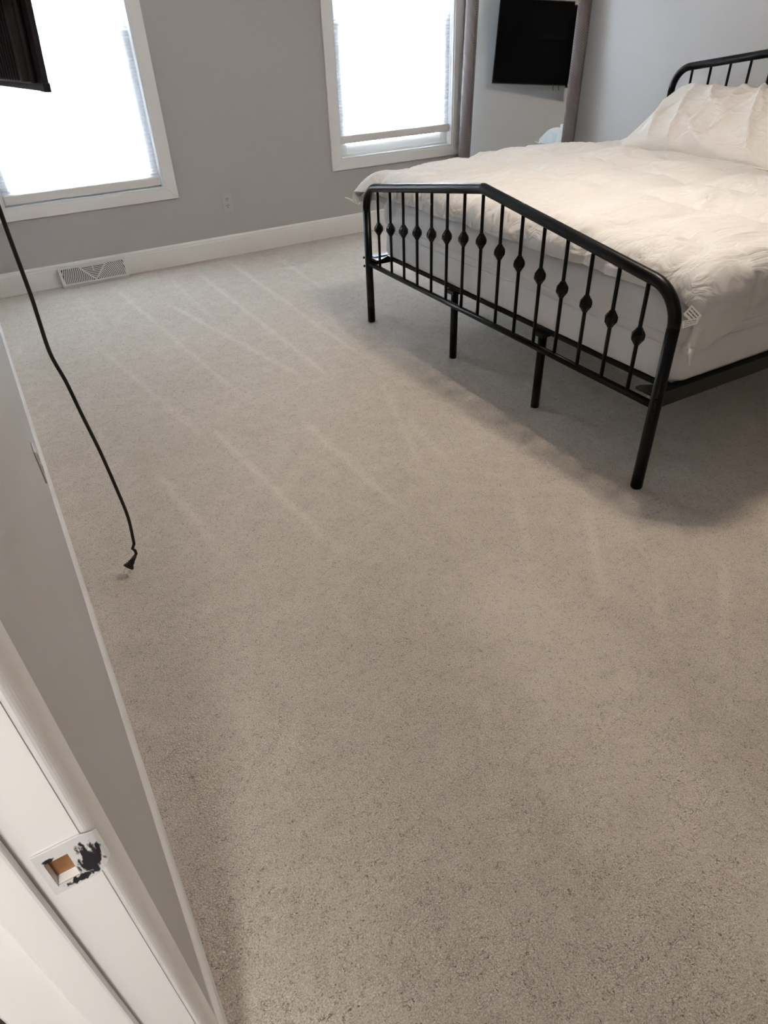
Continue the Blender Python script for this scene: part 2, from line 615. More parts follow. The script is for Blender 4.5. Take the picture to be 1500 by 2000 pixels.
# ------------------------------------------------------------------ windows and shades
for k, w in enumerate(WINS):
    (xo0, xo1), (xi0, xi1), zb, zt, zi, zo = w['o'], w['i'], w['zb'], w['zt'], w['zi'], w['zo']
    win = empty('window_%d' % (k + 1), ((xo0 + xo1) / 2, YF, zb))
    struct(win, ['white trimmed window with its shade drawn almost to the sill, beside the cord', 'white trimmed window between the outlet and the leaning mirror'][k], 'window')
    off = Vector(win.location)
    fy = YF - 0.017

    def piece(name, m, poly, ya, yb, bev=0.0):
        b_ = bmesh.new()
        prism(b_, [(p[0] - off.x, p[1] - off.z) for p in poly], 1, ya - off.y, yb - off.y)
        if bev:
            bmesh.ops.bevel(b_, geom=list(b_.edges), offset=bev, segments=2, affect='EDGES')
        return obj(name, b_, m, win)
    g = 0.0004
    piece('casing', 'trim', [(xo0, zb), (xo1, zb), (xi1 - g, zi), (xi0 + g, zi)], fy, YF, 0.002)
    piece('casing', 'trim', [(xo0, zt), (xi0 + g, zo), (xi1 - g, zo), (xo1, zt)], fy, YF, 0.002)
    piece('casing', 'trim', [(xo0, zb + g), (xi0, zi + g), (xi0, zo - g), (xo0, zt - g)], fy, YF, 0.002)
    piece('casing', 'trim', [(xo1, zb + g), (xo1, zt - g), (xi1, zo - g), (xi1, zi + g)], fy, YF, 0.002)
    # jamb liner
    j = 0.012
    for poly in ([(xi0, zi), (xi1, zi), (xi1, zi + j), (xi0, zi + j)], [(xi0, zo - j), (xi1, zo - j), (xi1, zo), (xi0, zo)],
                 [(xi0, zi + j), (xi0 + j, zi + j), (xi0 + j, zo - j), (xi0, zo - j)], [(xi1 - j, zi + j), (xi1, zi + j), (xi1, zo - j), (xi1 - j, zo - j)]):
        piece('jamb_liner', 'vinyl', poly, YF - 0.012, YF + 0.12)
    a0, a1, c0, c1 = xi0 + j, xi1 - j, zi + j, zo - j
    zm = 1.34
    st = 0.066
    for (s0, s1, yy) in ((c0, zm + 0.012, YF + 0.046), (zm - 0.018, c1, YF + 0.082)):
        b_ = bmesh.new()
        for d in ((a0, a0 + st, s0, s1), (a1 - st, a1, s0, s1), (a0 + st, a1 - st, s0, s0 + (st + 0.012 if s0 == c0 else 0.030)), (a0 + st, a1 - st, s1 - 0.030, s1)):
            box(b_, d[0] - off.x, d[1] - off.x, yy - off.y, yy + 0.026 - off.y, d[2] - off.z, d[3] - off.z, bev=0.004)
        sash = obj('sash', b_, 'vinyl', win)
        b_ = bmesh.new()
        box(b_, a0 + st - off.x, a1 - st - off.x, yy + 0.010 - off.y, yy + 0.013 - off.y, s0 + 0.02 - off.z, s1 - 0.02 - off.z)
        obj('pane', b_, 'pane', sash)
    # stepped stool of the frame seen below the raised shade
    piece('sill_track', 'vinyl', [(a0, c0), (a1, c0), (a1, c0 + 0.018), (a0, c0 + 0.018)], YF + 0.038, YF + 0.046, 0.002)

    # cellular shade
    zs = c0 + w['drop']
    sh = empty('cellular_shade', ((xi0 + xi1) / 2, YF + 0.02, zs))
    tag(sh, ['white pleated cellular shade glowing, drawn down almost to the sill', 'white pleated cellular shade glowing, stopping above the sill beside the mirror'][k], 'window shade', 'cellular shades in the windows')
    hw = (a1 - a0) / 2 - 0.007
    cx = (a0 + a1) / 2 - (xi0 + xi1) / 2
    boxo('bottom_rail', 'rail_fabric', (cx - hw, cx + hw, -0.013, 0.013, 0, 0.052), sh, bev=0.004)
    boxo('head_rail', 'vinyl', (cx - hw, cx + hw, -0.018, 0.018, c1 - zs - 0.045, c1 - zs - 0.002), sh, bev=0.003)
    b_ = bmesh.new()
    z = 0.052
    ztop = c1 - zs - 0.045
    n = int((ztop - z) / 0.0095)
    dz = (ztop - z) / n
    rows = []
    for i in range(n + 1):
        yy = 0.000 if i % 2 else 0.008
        rows.append((b_.verts.new((cx - hw + 0.001, yy, z + i * dz)), b_.verts.new((cx + hw - 0.001, yy, z + i * dz))))
    for A, B in zip(rows, rows[1:]):
        b_.faces.new((A[0], A[1], B[1], B[0]))
    obj('pleated_fabric', b_, 'shade', sh)

# ------------------------------------------------------------------ door frame with strike
fr = empty('door_1', (XL, DY1, 0))
struct(fr, 'white painted door frame with a strike plate in the near left corner', 'door frame')


def fbox(name, m, d, bev=0.0, par=None):
    b_ = bmesh.new()
    box(b_, d[0] - XL, d[1] - XL, d[2] - DY1, d[3] - DY1, d[4], d[5], bev=bev)
    return obj(name, b_, m, par or fr)


hx, hz0, hz1 = (-0.1132, -0.0964), 0.813, 0.847                      # latch hole in x and z
b_ = bmesh.new()
for d in ((XL - WT, XL, 0, hz0), (XL - WT, XL, hz1, DZ), (XL - WT, hx[0], hz0, hz1), (hx[1], XL, hz0, hz1)):
    box(b_, d[0] - XL, d[1] - XL, 0, 0.019, d[2], d[3])
obj('jamb', b_, 'trim', fr)
fbox('jamb', 'trim', (XL - WT, XL, DY0 - 0.019, DY0, 0, DZ))
fbox('jamb', 'trim', (XL - WT, XL, DY0 - 0.019, DY1 + 0.019, DZ, DZ + 0.019))
fbox('stop', 'trim', (-0.1545, -0.1250, DY1 - 0.011, DY1, 0, DZ), 0.0025)
fbox('stop', 'trim', (-0.1545, -0.1250, DY0, DY0 + 0.011, 0, DZ), 0.0025)
fbox('stop', 'trim', (-0.1545, -0.1250, DY0 + 0.011, DY1 - 0.011, DZ - 0.011, DZ), 0.0025)
# wood left bare inside the latch hole
b_ = bmesh.new()
box(b_, hx[0] - 0.002 - XL, hx[1] + 0.002 - XL, 0.0075, 0.0185, hz0 - 0.002, hz1 + 0.002)
obj('latch_mortise', b_, 'door_wood', fr)['label'] = 'bare brown wood inside the latch hole'


def casing_profile(t=0.0125, wd=0.050):
    """(out of wall, along wall) from the opening edge: round-over then flat back"""
    pr = [(0, 0.0015)]
    for i in range(11):
        a = math.pi / 2 * i / 10
        pr.append((t * (0.12 + 0.88 * math.sin(a)), 0.0015 + 0.030 * (1 - math.cos(a))))
    pr += [(t, wd - 0.002), (t - 0.002, wd + 0.001), (0, wd + 0.001)]
    return pr


for (yb, sg) in ((DY1, 1), (DY0, -1)):
    for (xb, sx) in ((XL, 1), (XL - WT, -1)):
        b_ = bmesh.new()
        prism(b_, [(xb + sx * p - XL, yb + sg * q_ - DY1) for p, q_ in casing_profile()], 2, 0, DZ + 0.054)
        obj('casing', b_, 'trim', fr)
for (xb, sx) in ((XL, 1), (XL - WT, -1)):
    b_ = bmesh.new()
    prism(b_, [(xb + sx * p - XL, DZ + q_) for p, q_ in casing_profile()], 1, DY0 - DY1 - 0.004, 0.004)
    obj('casing', b_, 'trim', fr)

# strike plate, full lip, sits in the jamb face (local x across, y out of the jamb, z up)
sxc, szc = -0.0964, 0.8325
hzr = 0.0285
b_ = bmesh.new()
segs_ = [(-0.0215, 0), (hx[0] - sxc, 0), (hx[1] - sxc, 0), (0.012, 0), (0.0165, 0.0006), (0.0200, 0.0020), (0.0230, 0.0044)]
zs_ = [-hzr, hz0 - szc, hz1 - szc, hzr]
grid = {}
for i, (px, py) in enumerate(segs_):
    for j_, pz in enumerate(zs_):
        k_ = 1.0 - 0.0
        if i >= 4:
            k_ = 1 - 0.11 * (i - 3)
        grid[i, j_] = b_.verts.new((px, py - 0.0014, pz * k_ if j_ in (0, 3) else pz))
for i in range(len(segs_) - 1):
    for j_ in range(3):
        if i == 1 and j_ == 1:
            continue
        b_.faces.new((grid[i, j_], grid[i + 1, j_], grid[i + 1, j_ + 1], grid[i, j_ + 1]))
st_ = obj('strike_plate', b_, 'strike', fr, (sxc - XL, 0, szc))
st_['label'] = 'white painted strike plate with black smears around the latch hole'
md = st_.modifiers.new('thick', 'SOLIDIFY')
md.thickness = 0.0013
md.offset = 1 if False else 0.0

# ------------------------------------------------------------------ floor register
RX0, RX1 = 0.350, 0.778
rg = empty('baseboard_register', ((RX0 + RX1) / 2, YF - 0.014, 0))
tag(rg, 'white sunburst air register on the baseboard under the left window', 'air vent')
hw = (RX1 - RX0) / 2
D, H = 0.058, 0.118
b_ = bmesh.new()
prism(b_, [(0, 0.0), (-D, 0.0), (-D, 0.014), (-0.012, H), (0, H)], 0, -hw, hw)
obj('body', b_, 'register', rg)
# slanted face frame: u across, v up the slope
p0, p1 = Vector((0, -D, 0.014)), Vector((0, -0.012, H))
vdir = (p1 - p0).normalized()
slope = (p1 - p0).length
nrm = Vector((1, 0, 0)).cross(vdir)
if nrm.y > 0:
    nrm = -nrm


def FP(u, v, h):
    return Vector((u, 0, 0)) + p0 + vdir * v + nrm * h


def slab(bm, quad, h0, h1):
    A = [bm.verts.new(FP(u, v, h0)) for u, v in quad]
    B = [bm.verts.new(FP(u, v, h1)) for u, v in quad]
    n_ = len(quad)
    bm.faces.new(A)
    bm.faces.new(B)
    for i in range(n_):
        bm.faces.new((A[i], A[(i + 1) % n_], B[(i + 1) % n_], B[i]))


u1 = hw - 0.016
v0, v1 = 0.010, slope - 0.012
b_ = bmesh.new()
slab(b_, [(-u1, v0), (u1, v0), (u1, v1), (-u1, v1)], 0.0, 0.0008)
obj('grille_shadow_box', b_, 'slot', rg)['label'] = 'dark slots behind the register grille'
b_ = bmesh.new()
for q_ in ([(-hw, 0), (hw, 0), (hw, v0), (-hw, v0)], [(-hw, v1), (hw, v1), (hw, slope), (-hw, slope)], [(-hw, v0), (-u1, v0), (-u1, v1), (-hw, v1)], [(u1, v0), (hw, v0), (hw, v1), (u1, v1)]):
    slab(b_, q_, 0.0, 0.005)
bmesh.ops.recalc_face_normals(b_, faces=b_.faces)
obj('face_frame', b_, 'register', rg)
b_ = bmesh.new()
ang = math.atan2(v1 - v0, 0.085)
for sg in (-1, 1):
    # diagonal divider
    d_ = Vector((math.cos(ang), math.sin(ang)))
    n_ = Vector((-d_.y, d_.x))
    ln = (v1 - v0) / math.sin(ang)
    quad = [(0, v0)] * 4
    quad = [(sg * (d_.x * t + n_.x * s), v0 + d_.y * t + n_.y * s) for t, s in ((0, -0.004), (ln, -0.004), (ln, 0.004), (0, 0.004))]
    slab(b_, quad, 0.0006, 0.005)
    r_ = 0.022
    while r_ < math.hypot(u1, v1 - v0):
        a_hi = ang
        pts = []
        for i in range(41):
            a = a_hi * i / 40
            u, v = r_ * math.cos(a), r_ * math.sin(a)
            if v <= v1 - v0 + 0.0005 and u <= u1:
                pts.append((a, u, v))
        for (a, u, v), (a2, uu, vv) in zip(pts, pts[1:]):
            w_ = 0.0033
            q_ = [(sg * (u - w_ * math.cos(a)), v0 + v - w_ * math.sin(a)), (sg * (u + w_ * math.cos(a)), v0 + v + w_ * math.sin(a)),
                  (sg * (uu + w_ * math.cos(a2)), v0 + vv + w_ * math.sin(a2)), (sg * (uu - w_ * math.cos(a2)), v0 + vv - w_ * math.sin(a2))]
            slab(b_, q_, 0.0006, 0.0042)
        r_ += 0.0108
v = v0 + 0.014
while v < v1:
    uu = (v - v0) / math.tan(ang)
    slab(b_, [(-uu, v - 0.003), (uu, v - 0.003), (uu, v + 0.003), (-uu, v + 0.003)], 0.0006, 0.0042)
    v += 0.0105
bmesh.ops.recalc_face_normals(b_, faces=b_.faces)
obj('grille', b_, 'register', rg)
b_ = bmesh.new()
slab(b_, [(-0.003, v0 + 0.055), (0.003, v0 + 0.055), (0.003, v0 + 0.085), (-0.003, v0 + 0.085)], 0.004, 0.010)
obj('damper_lever', b_, 'register', rg)


# ------------------------------------------------------------------ outlets
def outlet(name, loc, rotz, label):
    t = empty(name, loc, (0, 0, rotz))
    tag(t, label, 'outlet')
    boxo('cover_plate', 'plate', (-0.037, 0.037, -0.0055, 0, -0.059, 0.059), t, bev=0.003)
    for s in (-1, 1):
        b_ = bmesh.new()
        tube(b_, [(0, -0.0055, s * 0.0215), (0, -0.0075, s * 0.0215)], 0.0168, 20)
        bmesh.ops.recalc_face_normals(b_, faces=b_.faces)
        sk = obj('socket', b_, 'plate', t)
        b_ = bmesh.new()
        for dx in (-0.0065, 0.0065):
            box(b_, dx - 0.0016, dx + 0.0016, -0.0081, -0.007, s * 0.0215 + 0.001, s * 0.0215 + 0.010)
        tube(b_, [(0, -0.007, s * 0.0215 - 0.007), (0, -0.0081, s * 0.0215 - 0.007)], 0.0028, 10)
        bmesh.ops.recalc_face_normals(b_, faces=b_.faces)
        obj('slots', b_, 'slot', sk)
    return t


outlet('wall_outlet', (1.562, YF, 0.352), 0, 'grey duplex outlet on the far wall between the two windows')
outlet('wall_outlet', (XL, 2.115, 0.245), math.pi / 2, 'outlet seen edge-on on the near grey wall above the baseboard')

# ------------------------------------------------------------------ bed frame
BED = (1.7174, 3.1489, 0)
BROT = -0.01426
bed = empty('bed_frame', BED, (0, 0, BROT))
tag(bed, 'black metal bed frame with gabled spindle footboard and headboard', 'bed frame')
BW = 1.93


def rail_points(z_corner, z_apex, z_low):
    """gabled hoop: post, round bend, slope to the apex and back (u along the width)"""
    R_ = 0.115
    sl = (z_apex - z_corner) / (BW / 2)
    half = [(0, z_low), (0, z_corner - R_)]
    th = math.atan(sl)
    n_ = 9
    for i in range(1, n_ + 1):
        a = math.pi - (math.pi / 2 - th) * i / n_
        half.append((R_ + R_ * math.cos(a), z_corner - R_ + R_ * math.sin(a) + sl * R_ * (i / n_) * 0.35))
    us, zs0 = half[-1]
    pts = half + [(BW / 2 - 0.012, z_apex - 0.002), (BW / 2, z_apex)]
    pts += [(BW - u, z) for u, z in reversed(half + [(BW / 2 - 0.012, z_apex - 0.002)])]
    return pts


def rail_z(u, z_corner, z_apex):
    uu = min(u, BW - u)
    return z_corner + (z_apex - z_corner) * uu / (BW / 2)


_sp = {}


def end_board(v, zc_, za_, knob, kn):
    pts = rail_points(zc_, za_, 0.0)
    k0 = 2
    L_ = len(pts)
    # the hoop (top rail with its bends)
    tubeo('top_rail', 'black_metal', [(v, -u, z) for u, z in pts[1:-1]], 0.0195, bed, 14)
    # posts
    for u in (0, BW):
        b_ = bmesh.new()
        tube(b_, [(v, -u, 0.0), (v, -u, 0.004), (v, -u, zc_ - 0.114)], [0.0185, 0.0205, 0.0195], 16)
        bmesh.ops.recalc_face_normals(b_, faces=b_.faces)
        post = obj('post', b_, 'black_metal', bed, smooth=True)
        sg = 1 if u == 0 else -1
        for z in (0.302, 0.345):
            b_ = bmesh.new()
            tube(b_, [(v - 0.017, -u + sg * 0.012, z), (v - 0.0255, -u + sg * 0.016, z)], 0.0062, 8)
            bmesh.ops.recalc_face_normals(b_, faces=b_.faces)
            obj('bolt', b_, 'black_metal', post)
    tubeo('bottom_rail', 'black_metal', [(v, 0, 0.315), (v, -BW, 0.315)], 0.0125, bed, 12)
    for i in range(15):
        u = 0.1206 * (i + 1)
        zt_ = rail_z(u, zc_, za_) + 0.0
        if i in (0, 14):
            zt_ -= 0.004
        sp = tubeo('spindle', 'black_metal', [(v, -u, 0.318), (v, -u, zt_)], 0.0068, bed, 8)
        if knob:
            zk = zt_ - 0.191
            b_ = bmesh.new()
            rings = [(-0.029, 0.0085), (-0.022, 0.0125), (-0.009, 0.0215), (0.0, 0.0225), (0.009, 0.0215), (0.022, 0.0125), (0.029, 0.0085)]
            # cast knob with shallow flutes
            prev = None
            nf = 16
            for dz_, r_ in rings:
                ring = []
                for j_ in range(nf):
                    a = 2 * math.pi * j_ / nf + dz_ * 9
                    rr = r_ * (1.0 if j_ % 2 else 0.90)
                    ring.append(b_.verts.new((v + rr * math.cos(a), -u + rr * math.sin(a), zk + dz_)))
                if prev:
                    for j_ in range(nf):
                        b_.faces.new((prev[j_], prev[(j_ + 1) % nf], ring[(j_ + 1) % nf], ring[j_]))
                else:
                    b_.faces.new(list(reversed(ring)))
                prev = ring
            b_.faces.new(prev)
            obj('knob', b_, 'black_metal', sp)


end_board(0.0, 0.690, 0.817, True, 0)
end_board(2.07, 1.070, 1.198, True, 0)
for u, sg in ((0, -1), (BW, 1)):
    b_ = bmesh.new()
    ya = -u + sg * 0.004
    box(b_, 0.012, 2.058, ya - 0.002, ya + 0.002, 0.302, 0.354)
    box(b_, 0.012, 2.058, min(ya, ya + sg * 0.035), max(ya, ya + sg * 0.035), 0.350, 0.354)
    obj('side_rail', b_, 'black_metal', bed)
    # gusset plate at the foot corner
    b_ = bmesh.new()
    prism(b_, [(0.0, ya), (0.13, ya), (0.13, ya + sg * 0.02), (0.02, ya + sg * 0.085), (0.0, ya + sg * 0.085)], 2, 0.340, 0.3498)
    obj('corner_gusset', b_, 'black_metal', bed)
boxo('cross_bar', 'black_metal', (0.085, 0.110, -BW + 0.01, -0.01, 0.334, 0.352), bed)
for v in (0.55, 1.05, 1.55):
    boxo('cross_bar', 'black_metal', (v, v + 0.03, -BW + 0.01, -0.01, 0.334, 0.352), bed)
for v in (0.0965, 1.05 + 0.015):
    for u in (0.657, 1.273):
        lg = tubeo('support_leg', 'black_metal', [(v, -u, 0.0), (v, -u, 0.320)], 0.0175, bed, 14)
        boxo('leg_flange', 'black_metal', (v - 0.03, v + 0.03, -u - 0.03, -u + 0.03, 0.318, 0.334), lg)

# ------------------------------------------------------------------ mattress
mt_ = empty('mattress', BED, (0, 0, BROT))
tag(mt_, 'thick white covered mattress lying on the black bed frame', 'mattress')
b_ = bmesh.new()
MX0, MX1, MY0, MY1, MZ0, MZ1 = 0.070, 2.03, -BW + 0.012, -0.012, 0.356, 0.645


def rr_loop(ins, rad, n=8, ns=46):
    x0, x1, y0_, y1_ = MX0 + ins, MX1 - ins, MY0 + ins, MY1 - ins
    pts = []
    for cx, cy, a0 in ((x1 - rad, y1_ - rad, 0), (x0 + rad, y1_ - rad, 90), (x0 + rad, y0_ + rad, 180), (x1 - rad, y0_ + rad, 270)):
        for i in range(n + 1):
            a = math.radians(a0 + 90 * i / n)
            pts.append((cx + rad * math.cos(a), cy + rad * math.sin(a)))
    out = []
    for i, p in enumerate(pts):
        q_ = pts[(i + 1) % len(pts)]
        out.append(p)
        d = math.hypot(q_[0] - p[0], q_[1] - p[1])
        if d > 0.1:
            for t in range(1, ns):
                out.append((p[0] + (q_[0] - p[0]) * t / ns, p[1] + (q_[1] - p[1]) * t / ns))
    return out


levels = [(MZ0 + 0.000, 0.030), (MZ0 + 0.004, 0.012), (MZ0 + 0.02, 0.003), (MZ0 + 0.05, 0.001), (MZ0 + 0.09, 0.002), (0.486, 0.003), (0.496, 0.010), (0.502, 0.010), (0.512, 0.002),
          (0.55, -0.004), (0.59, -0.001), (0.62, 0.010), (0.638, 0.028), (MZ1, 0.06)]
prev = None
for li, (z, ins) in enumerate(levels):
    lp = rr_loop(ins, 0.07)
    ring = []
    for k_, (x, y) in enumerate(lp):
        w_ = noise.noise(Vector((x * 9, y * 9, z * 2.2))) * 0.005 + noise.noise(Vector((x * 30, y * 30, z * 3))) * 0.0022
        if not 0 < li < len(levels) - 1:
            w_ = 0
        # push in the plane direction (towards the middle)
        dx, dy = x - 1.04, y + BW / 2
        if abs(dx) / 0.99 > abs(dy) / 0.95:
            x += math.copysign(w_, dx)
        else:
            y += math.copysign(w_, dy)
        dzz = 0.004 * noise.noise(Vector((x * 5, y * 5, 3.3))) if 5 <= li <= 8 else 0
        ring.append(b_.verts.new((x, y, z + dzz)))
    if prev:
        for k_ in range(len(ring)):
            b_.faces.new((prev[k_], prev[(k_ + 1) % len(ring)], ring[(k_ + 1) % len(ring)], ring[k_]))
    else:
        b_.faces.new(list(reversed(ring)))
    prev = ring
b_.faces.new(prev)
bmesh.ops.recalc_face_normals(b_, faces=b_.faces)
obj('mattress_body', b_, 'mattress', mt_, smooth=True)
for z in (0.482, 0.516):
    b_ = bmesh.new()
    lp = rr_loop(0.0015, 0.07, ns=14)
    tube(b_, [(x, y, z + 0.004 * noise.noise(Vector((x * 5, y * 5, 3.3)))) for x, y in lp], 0.0028, 6, closed=True)
    bmesh.ops.recalc_face_normals(b_, faces=b_.faces)
    obj('seam_cord', b_, 'mattress', mt_, smooth=True)

# ------------------------------------------------------------------ comforter
cf = empty('comforter', BED, (0, 0, BROT))
tag(cf, 'puffy white box stitched comforter spread over the mattress', 'comforter')
TX0, TX1 = 0.142, 1.99            # top rectangle (along the bed)
TY0, TY1 = -BW + 0.045, -0.030    # near side, far side
ZT = 0.735
RB = 0.085
FOOT, FAR_, NEAR_ = 0.135, 0.20, 0.250


def smoothstep(a, b, x):
    t = max(0.0, min(1.0, (x - a) / (b - a)))  # also runs downwards when a > b
    return t * t * (3 - 2 * t)


def cloth(a, c):
    """flat cloth coordinates (a along from the foot, c across from the near side) -> bed space"""
    near_lim = NEAR_ - 0.120 * smoothstep(0.05, 0.20, a)
    c_lo = TY0 - near_lim
    c_hi = TY1 + FAR_ + 0.13 * smoothstep(0.05, 0.5, a)
    a_lo = TX0 - FOOT
    A_ = a_lo + (TX1 - a_lo) * a
    C_ = c_lo + (c_hi - c_lo) * c
    px, py = min(max(A_, TX0), TX1), min(max(C_, TY0), TY1)
    ex, ey = px - A_, (py - C_)
    e0 = math.hypot(ex, ey)
    e = e0
    if ex and ey:
        # rounded cloth corner
        lim = max(abs(ex), abs(ey))
        e = lim + (e0 - lim) * 0.45
    # puffs
    bx, by = (A_ + 0.1) / 0.36, (C_ + 2.2) / 0.36
    fx, fy_ = abs(math.sin(math.pi * bx)), abs(math.sin(math.pi * by))
    puff = 0.028 * (fx ** 0.4) * (fy_ ** 0.4)
    nz_ = noise.noise(Vector((A_ * 2.2, C_ * 2.2, 1.0)))
    n2 = noise.noise(Vector((A_ * 7 + 2 * nz_, C_ * 11, 4.0)))
    n3 = noise.noise(Vector((A_ * 19 + 3 * n2, C_ * 26, 8.0)))
    ridge = (1 - abs(noise.noise(Vector((A_ * 6 + nz_ * 2, C_ * 9 + nz_, 2.0))))) ** 6
    h = puff + 0.016 * nz_ + 0.009 * n2 + 0.003 * n3 + 0.007 * ridge
    crown = 0.030 * smoothstep(0.0, 0.45, TY1 - py + 0.1 - 0.1) * 0 + 0.022 * smoothstep(0.15, 0.9, px) * smoothstep(-1.3, -0.3, py)
    z = ZT + crown - 0.035 * smoothstep(1.15, 1.55, px)
    if e > 1e-6:
        ox, oy = -ex / e0, -ey / e0
        th = e / RB
        if th < math.pi / 2:
            out = RB * math.sin(th)
            dn = RB * (1 - math.cos(th))
            nx, nzv = math.sin(th), math.cos(th)
        else:
            rest = e - RB * math.pi / 2
            out = RB + rest * 0.05
            dn = RB + rest
            nx, nzv = 1.0, 0.0
        # gathered vertical folds near the hem
        along = (C_ if abs(ex) > abs(ey) else A_)
        fold = 0.008 * smoothstep(0.05, 0.2, e) * (noise.noise(Vector((along * 15, e * 3, 5.0))) + 0.6 * noise.noise(Vector((along * 34, e * 5, 9.0))))
        hh = h * (1 - 0.25 * smoothstep(0.0, 0.3, e)) + fold
        # thinner towards the sewn edge
        v_ = Vector((px + ox * (out + nx * hh), py + oy * (out + nx * hh), z - dn + nzv * hh))
        # the two foot corners flop outwards
        kf = smoothstep(0.10, 0.0, a) * smoothstep(0.90, 1.0, c)
        kn = smoothstep(0.12, 0.0, a) * smoothstep(0.10, 0.0, c)
        return v_ + Vector((-0.10, 0.06, 0.035)) * kf + Vector((-0.075, -0.012, -0.012)) * kn
    return Vector((px, py, z + h))


NA, NC = 190, 200
b_ = bmesh.new()
G = []
for i in range(NA + 1):
    row = []
    for j_ in range(NC + 1):
        row.append(b_.verts.new(cloth(i / NA, j_ / NC)))
    G.append(row)
for i in range(NA):
    for j_ in range(NC):
        b_.faces.new((G[i][j_], G[i + 1][j_], G[i + 1][j_ + 1], G[i][j_ + 1]))
bmesh.ops.recalc_face_normals(b_, faces=b_.faces)
if sum(f.normal.z for f in b_.faces) < 0:
    bmesh.ops.reverse_faces(b_, faces=b_.faces)
cs = obj('comforter_cover', b_, 'comforter', cf, smooth=True)
md = cs.modifiers.new('loft', 'SOLIDIFY')
md.thickness = 0.045
md.offset = -1.0
md.use_rim = True
md = cs.modifiers.new('round', 'BEVEL')
md.width = 0.016
md.segments = 3
md.limit_method = 'ANGLE'
md.angle_limit = math.radians(60)
# sewn corner tails
for (a, c, d) in ((0, 0, Vector((-0.004, -0.006, -0.034))), (0, 1, Vector((-0.03, 0.032, 0.012)))):
    p = cloth(a, c)
    inn = cloth(0.03, abs(c - 0.03))
    p = p.lerp(inn, 0.1)
    tubeo('corner_tail', 'piping', [p - d * 0.5, p + d * 0.1 + Vector((0, 0, -0.004)), p + d * 0.6, p + d], [0.010, 0.0065, 0.005, 0.004], cf, 7)
# care tag sewn into the hem at the near foot corner
from mathutils.bvhtree import BVHTree
b_ = bmesh.new()
b_.from_mesh(cs.data)
tree = BVHTree.FromBMesh(b_)
b_.free()
BM = Matrix.Translation(BED) @ Matrix.Rotation(BROT, 4, 'Z')
BMI = BM.inverted()


def pixel_ray(px, py):
    d = fw * F_PX + r2 * (px - 750) - u2 * (py - 1000)
    return (BMI.to_3x3() @ d).normalized()


eye = BMI @ Vector((0, 0, 1.34))
dc = pixel_ray(1356, 620)
hit = tree.ray_cast(eye, dc)
hp = (hit[0] if hit[0] else eye + dc * 2.2) - dc * 0.036
hn = (hit[1] if hit[0] else -dc)
if hn.dot(dc) > 0:
    hn = -hn
hn = (hn - dc * 1.5).normalized()
b_ = bmesh.new()
uvl = b_.loops.layers.uv.new('uv')
for quad, l_ in ((((1334, 614), (1351, 595), (1371, 617), (1352, 631)), 0.0), (((1332, 642), (1333, 627), (1366, 621), (1362, 632)), 0.004)):
    V = []
    for x, y in quad:
        d = pixel_ray(x, y)
        V.append(b_.verts.new(eye + d * ((hp - eye).dot(hn) / d.dot(hn)) - d * l_))
    f = b_.faces.new(V)
    for lp_, u_ in zip(f.loops, ((0, 0), (1, 0), (1, 1), (0, 1))):
        lp_[uvl].uv = u_
tg = obj('care_tag', b_, 'tag', cf)
tg['label'] = 'small printed white care tag on the hem'

# ------------------------------------------------------------------ pillow
pw, ph, pt = 0.92, 0.52, 0.19
pl = empty('pillow', (3.47, 2.50, 0.852), None)
tag(pl, 'plump white bed pillow propped against the headboard', 'pillow')
b_ = bmesh.new()
NU, NV = 120, 56


def pill(u, v, s):
    # u,v in -1..1
    au, av = abs(u), abs(v)
    pinch_u = 1 - 0.055 * (1 - av ** 2) * au ** 4
    x = u * pw / 2 * (1 - 0.05 * (1 - (1 - av ** 2)) * 0) * (1 - 0.045 * (1 - av * av))
    y = v * ph / 2 * (1 - 0.07 * (1 - au * au))
    prof = (max(0, 1 - au ** 3.0) ** 0.5) * (max(0, 1 - av ** 2.6) ** 0.52)
    z = s * (pt / 2 * prof + 0.004)
    w_ = noise.noise(Vector((x * 6, y * 2.5, s * 2.0))) * 0.012 * prof
    rid = (1 - abs(noise.noise(Vector((x * 5 + y * 3, y * 1.6 - x, 3.0 + s))))) ** 8 * 0.026 * min(1, prof * 1.6)
    # long soft creases running from the top edge down to the bottom edge
    for x_, k_, w0, hgt in ((-0.30, 0.25, 0.016, 0.013), (-0.21, -0.35, 0.013, 0.015), (-0.10, 0.50, 0.012, 0.013), (-0.02, 0.42, 0.014, 0.014), (0.10, 0.55, 0.012, 0.012), (0.20, -0.3, 0.014, 0.012), (0.30, 0.3, 0.014, 0.012)):
        dd = x - (x_ + k_ * y + 0.9 * y * y * (1 if k_ > 0 else -1) + 0.02 * math.sin(y * 17 + x_ * 40))
        w_ += 0.8 * hgt * math.exp(-(dd / w0) ** 2) * prof ** 1.3 * (0.45 + 0.55 * math.cos(4.5 * (y - 0.3 * x_)))
    crease = 0.006 * noise.noise(Vector((x * 16, y * 5, 7.0 + s))) * min(1.0, prof * 2)
    return Vector((x, y, z + s * (w_ + rid + crease)))


